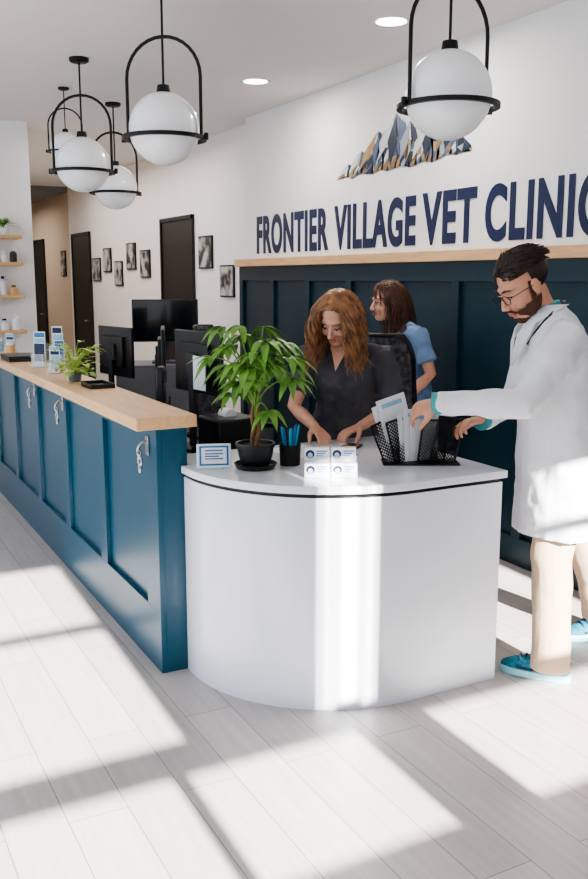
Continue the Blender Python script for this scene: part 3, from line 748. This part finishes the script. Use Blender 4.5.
mb=MB(); mb.loft(bez([(-.15,-.06,1.36),(-.10,-.12,1.50),(.02,-.10,1.57),(.06,0,1.50),(.02,.10,1.57),(-.10,.12,1.50),(-.16,.05,1.34)],20),[.0055]*21,n=8); mk('stethoscope_tube',mb,BLACK,P,label='black stethoscope around neck')
mb=MB()
mb.loft([(.04,0,1.0),(.04,0,.90),(.045,0,.84)],[(.15,.115),(.16,.12),(.15,.115)],side=(0,1,0),n=22)
for S in 'LR':
    hp,kn,an=J['hip'+S],J['kn'+S],J['an'+S]
    mb.loft([hp,hp.lerp(kn,.5),kn+V((-.01,0,0)),kn.lerp(an,.5),an-V((0,0,.055))],[.095,.090,.082,.078,.082],n=18)
mk('trousers',mb,KHAKI,P,remesh=.0065,sm=6,disp=(.014,.13),label='khaki trousers')
shoe(P,J['anL'],J['toeL'],SHOE,SOLE,True); shoe(P,J['anR'],J['toeR'],SHOE,SOLE,True)
mb=MB()
mb.ell((0,-.022,.040),(.080,.100,.090),X,pred=lambda c:(c.z>.058 or c.y<.005) and not(c.y>.055 and c.z<.075) and c.z>-.045 and not (abs(c.x)>.06 and c.z<.0 and c.y>-.03),nu=32,nv=22)
strands(mb,X,scalp(520,lambda p:p.z>.055 and p.y<.07),.034,.0036,.001,1,.10,[],init=.10,steps=5,back=.9,jit=.12,lat=3)
strands(mb,X,scalp(150,lambda p:p.z>.085 and p.y>.015),.042,.0036,.001,1,.0,[],init=.55,steps=6,back=.6,jit=.12,lat=2)
mk('hair',mb,HAIRD,P)
mb=MB()
mb.ell((0,.022,-.033),(.0665,.072,.0895),X,pred=lambda c:c.z<-.050 and c.y>-.03 and not(abs(c.x)<.026 and c.y>.05 and -.078<c.z<-.052) and not (c.y>.055 and c.z>-.060 and abs(c.x)>.026),nu=40,nv=34)
mb.ell((0,.050,-.094),(.036,.040,.031),X,pred=lambda c:c.z<-.084)
mb.loft([X@V((-.028,.082,-.066)),X@V((0,.095,-.053)),X@V((.028,.082,-.066))],[.004,.0045,.004],n=6)
for q in (-1,1): mb.loft([X@V((q*.072,.004,.02)),X@V((q*.067,.012,-.02)),X@V((q*.062,.015,-.06))],[(.010,.004),(.011,.005),(.013,.007)],side=X.to_3x3()@V((0,1,0)),n=8)
mk('beard',mb,BEARDM,P)
mb=MB()
for q in (-1,1):
    pts=[X@V((q*.033+.024*math.cos(t*math.pi/10),.100-abs(.024*math.cos(t*math.pi/10)+0)*.1,-.002+.018*math.sin(t*math.pi/10))) for t in range(20)]
    mb.loft(pts,[.0017]*20,n=6,closed=True)
    mb.loft([X@V((q*.056,.097,.004)),X@V((q*.078,.05,.006)),X@V((q*.082,-.01,.0))],[.0015]*3,n=6)
mb.loft([X@V((-.010,.1,.002)),X@V((0,.103,.005)),X@V((.010,.1,.002))],[.0015]*3,n=6)
mk('glasses',mb,MATTE,P)

# ---------------- colleague leaning on the desk (charcoal scrubs)
random.seed(21)
P=thing('person','person with long auburn waves in charcoal scrubs leaning over desk','person',(2.207,3.698,0),YAW)
X=headM((-.02,-.14,1.440),(-.42,-.74,-.56),math.radians(-6),.98)
sd=V((.94,-.30,0)).normalized()
J=dict(side=tuple(sd),pelvis=V((.03,.13,.92)),waist=V((.03,.10,1.02)),chest=V((.025,.03,1.16)),shc=V((.022,-.02,1.255)),neck=V((.01,-.06,1.315)),
 shR=V((-.145,.035,1.262)),elR=V((-.22,.0,1.01)),wrR=V((-.12,-.17,.935)),handR=((.35,-.80,-.25),(-.1,-.2,-1),.35,-1),
 shL=V((.195,-.065,1.262)),elL=V((.27,.0,1.01)),wrL=V((.09,-.14,.935)),handL=((-.75,-.55,-.2),(0,-.1,-1),.35,1),
 hipL=V((.11,.11,.88)),knL=V((.11,.12,.48)),anL=V((.11,.14,.09)),toeL=(-.2,-.97,0),
 hipR=V((-.05,.15,.88)),knR=V((-.06,.14,.48)),anR=V((-.07,.16,.09)),toeR=(-.3,-.95,0))
body(P,J,X,SKIN2,fem=True,k=.9)
face_parts(P,X,HAIRA)
mb=MB()
mb.loft([J['pelvis']-V((0,0,.12)),J['pelvis'],J['waist'],J['chest'],J['shc'],J['neck']-V((-.005,-.01,.012))],[(.175,.13),(.165,.12),(.135,.10),(.155,.12),(.135,.075),(.075,.062)],side=sd,n=24)
for S in 'LR': mb.loft([J['shc'].lerp(J['sh'+S],.55),J['sh'+S],J['sh'+S].lerp(J['el'+S],.45),J['sh'+S].lerp(J['el'+S],.72)],[.062,.062,.06,.064],n=16)
mk('scrub_top',mb,CHARC,P,remesh=.008,sm=4,disp=(.03,.06),label='charcoal short-sleeved scrub top')
mb=MB(); f=V((-.30,-.95,0)); n0=J['neck']
mb.add([n0+sd*.05+f*.05+V((0,0,.012)),n0-sd*.05+f*.05+V((0,0,.012)),n0+f*.135-V((0,0,.115))],[(0,1,2)])
mk('neckline_skin',mb,SKIN2,P)
mb=MB()
mb.loft([J['pelvis'],J['pelvis']-V((0,0,.1))],[(.15,.11),(.16,.12)],side=sd,n=20)
for S in 'LR': mb.loft([J['hip'+S],J['kn'+S],J['an'+S]],[.095,.07,.06],n=16)
mk('trousers',mb,CHARC,P,remesh=.01,sm=4)
shoe(P,J['anL'],J['toeL'],BLACK,DGREY); shoe(P,J['anR'],J['toeR'],BLACK,DGREY)
mb=MB()
mb.ell((0,-.022,.040),(.082,.101,.090),X,pred=lambda c:(c.z>.085 or c.y<.0 or (abs(c.x)>.05 and c.y<.04)) and not(c.y>.062 and c.z<.10),nu=36,nv=24)
cols=[(J['shc']-V((0,0,.09)),V((.18,.135,.145)))]
rt=scalp(420,lambda p:p.z>-.02 and p.y<.03 and abs(p.x)>.02)
strands(mb,X,rt,.27,.0036,.013,2.0,.40,cols,init=.14,steps=24,back=.35,jit=.16,face=.070)
rt=scalp(190,lambda p:p.z>.08 and -.02<p.y<.06 and .006<abs(p.x)<.05)
strands(mb,X,rt,.29,.0034,.012,1.9,.22,cols,init=.20,steps=26,back=.0,jit=.10,face=.068,lat=12)
mk('hair',mb,HAIRA,P)

# ---------------- colleague in blue scrubs
random.seed(33)
P=thing('person','person with long brown hair in blue scrubs standing by panelling','person',(3.135,4.476,0),YAW)
X=headM((-.125,-.01,1.485),(-.94,-.32,-.12),0,.95)
sd=V((.3,-.95,0)).normalized()
J=dict(side=tuple(sd),pelvis=V((.03,.0,.92)),waist=V((.03,.0,1.04)),chest=V((.01,.0,1.19)),shc=V((.0,.0,1.295)),neck=V((-.03,.0,1.355)),
 shL=V((.05,-.15,1.30)),elL=V((.12,-.20,1.07)),wrL=V((-.02,-.20,.93)),handL=((-.8,-.1,-.5),(0,0,-1),.3,1),
 shR=V((-.05,.15,1.30)),elR=V((-.06,.20,1.07)),wrR=V((-.20,.10,.97)),handR=((-.95,-.1,-.3),(0,0,-1),.3,-1),
 hipL=V((.04,-.08,.88)),knL=V((.04,-.08,.48)),anL=V((.05,-.09,.09)),toeL=(-.95,-.2,0),
 hipR=V((.03,.08,.88)),knR=V((.03,.09,.48)),anR=V((.04,.10,.09)),toeR=(-.98,0.0,0))
body(P,J,X,SKIN2,fem=True,k=.88)
face_parts(P,X,HAIRB)
mb=MB()
mb.loft([J['pelvis']-V((0,0,.14)),J['pelvis'],J['waist'],J['chest'],J['shc'],J['neck']-V((0,0,.01))],[(.17,.14),(.16,.13),(.13,.11),(.145,.12),(.125,.08),(.07,.06)],side=sd,n=24)
for S in 'LR': mb.loft([J['shc'].lerp(J['sh'+S],.55),J['sh'+S],J['sh'+S].lerp(J['el'+S],.45),J['sh'+S].lerp(J['el'+S],.7)],[.056,.056,.055,.058],n=16)
mk('scrub_top',mb,BLUES,P,remesh=.008,sm=4,disp=(.02,.07),label='blue short-sleeved scrub top')
mb=MB()
mb.loft([J['pelvis'],J['pelvis']-V((0,0,.1))],[(.15,.12),(.16,.13)],side=sd,n=20)
for S in 'LR': mb.loft([J['hip'+S],J['kn'+S],J['an'+S]],[.095,.07,.06],n=16)
mk('trousers',mb,BLUES,P,remesh=.01,sm=4)
shoe(P,J['anL'],J['toeL'],BLACK,DGREY); shoe(P,J['anR'],J['toeR'],BLACK,DGREY)
mb=MB()
mb.ell((0,-.022,.040),(.081,.101,.090),X,pred=lambda c:(c.z>.062 or c.y<.01) and not(c.y>.062 and c.z<.085) and c.z>-.05,nu=30,nv=20)
cols=[(J['shc']-V((0,0,.06)),V((.11,.15,.12)))]
rt=scalp(380,lambda p:p.z>-.03 and p.y<.055)
strands(mb,X,rt,.27,.0038,.006,1.4,.36,cols,init=.05,steps=18,back=.8,jit=.07,lat=1)
mk('hair',mb,HAIRB,P)

# ------------------------------------------------------------------ light
def area(name,loc,direction,sx,sy,power,col):
    l=bpy.data.lights.new(name,'AREA'); l.shape='RECTANGLE'; l.size=sx; l.size_y=sy; l.energy=power; l.color=col
    o=bpy.data.objects.new(name,l); COL.objects.link(o); o.location=loc; o.rotation_euler=V(direction).to_track_quat('-Z','Y').to_euler(); return o
s=bpy.data.lights.new('sun','SUN'); s.energy=38; s.angle=math.radians(.55); s.color=(1,.965,.92)
o=bpy.data.objects.new('sun',s); COL.objects.link(o); o.rotation_euler=V((.03,1,-.45)).to_track_quat('-Z','Y').to_euler()
area('window_daylight',(-2.9,4.0,1.6),(1,0,-.05),7.4,2.4,110,(.80,.90,1))
area('rear_fill',(.6,-1.35,1.7),(0,1,0),4.5,2.2,18,(.92,.96,1))  # added fill behind the camera, brightens the front of the room
area('hall_fill',(2.6,10.5,2.9),(0,0,-1),1.2,5,55,(1,.96,.92))  # hidden ceiling fill added to brighten the back walls
area('corridor_light',(2.7,16,2.8),(0,0,-1),.6,2,24,(1,.92,.82))
for (x,y) in ((2.92,4.38),(2.92,6.10)): area('downlight_beam',(x,y,2.98),(0,0,-1),.15,.15,14,(1,.94,.86))
w=bpy.data.worlds.new('world'); SC.world=w; w.use_nodes=True
w.node_tree.nodes['Background'].inputs['Color'].default_value=(.80,.89,1,1); w.node_tree.nodes['Background'].inputs['Strength'].default_value=.8
SC.view_settings.view_transform='AgX'
SC.view_settings.look='AgX - Medium High Contrast'
SC.view_settings.exposure=.14

# ------------------------------------------------------------------ camera
cam=bpy.data.cameras.new('camera'); cam.sensor_fit='VERTICAL'; cam.sensor_height=36; cam.lens=900/879*36; cam.clip_end=100
co=bpy.data.objects.new('camera',cam); COL.objects.link(co); co.location=(0,0,1.62)
co.rotation_euler=(math.radians(90-10.17),0,math.radians(-27.9))
SC.camera=co
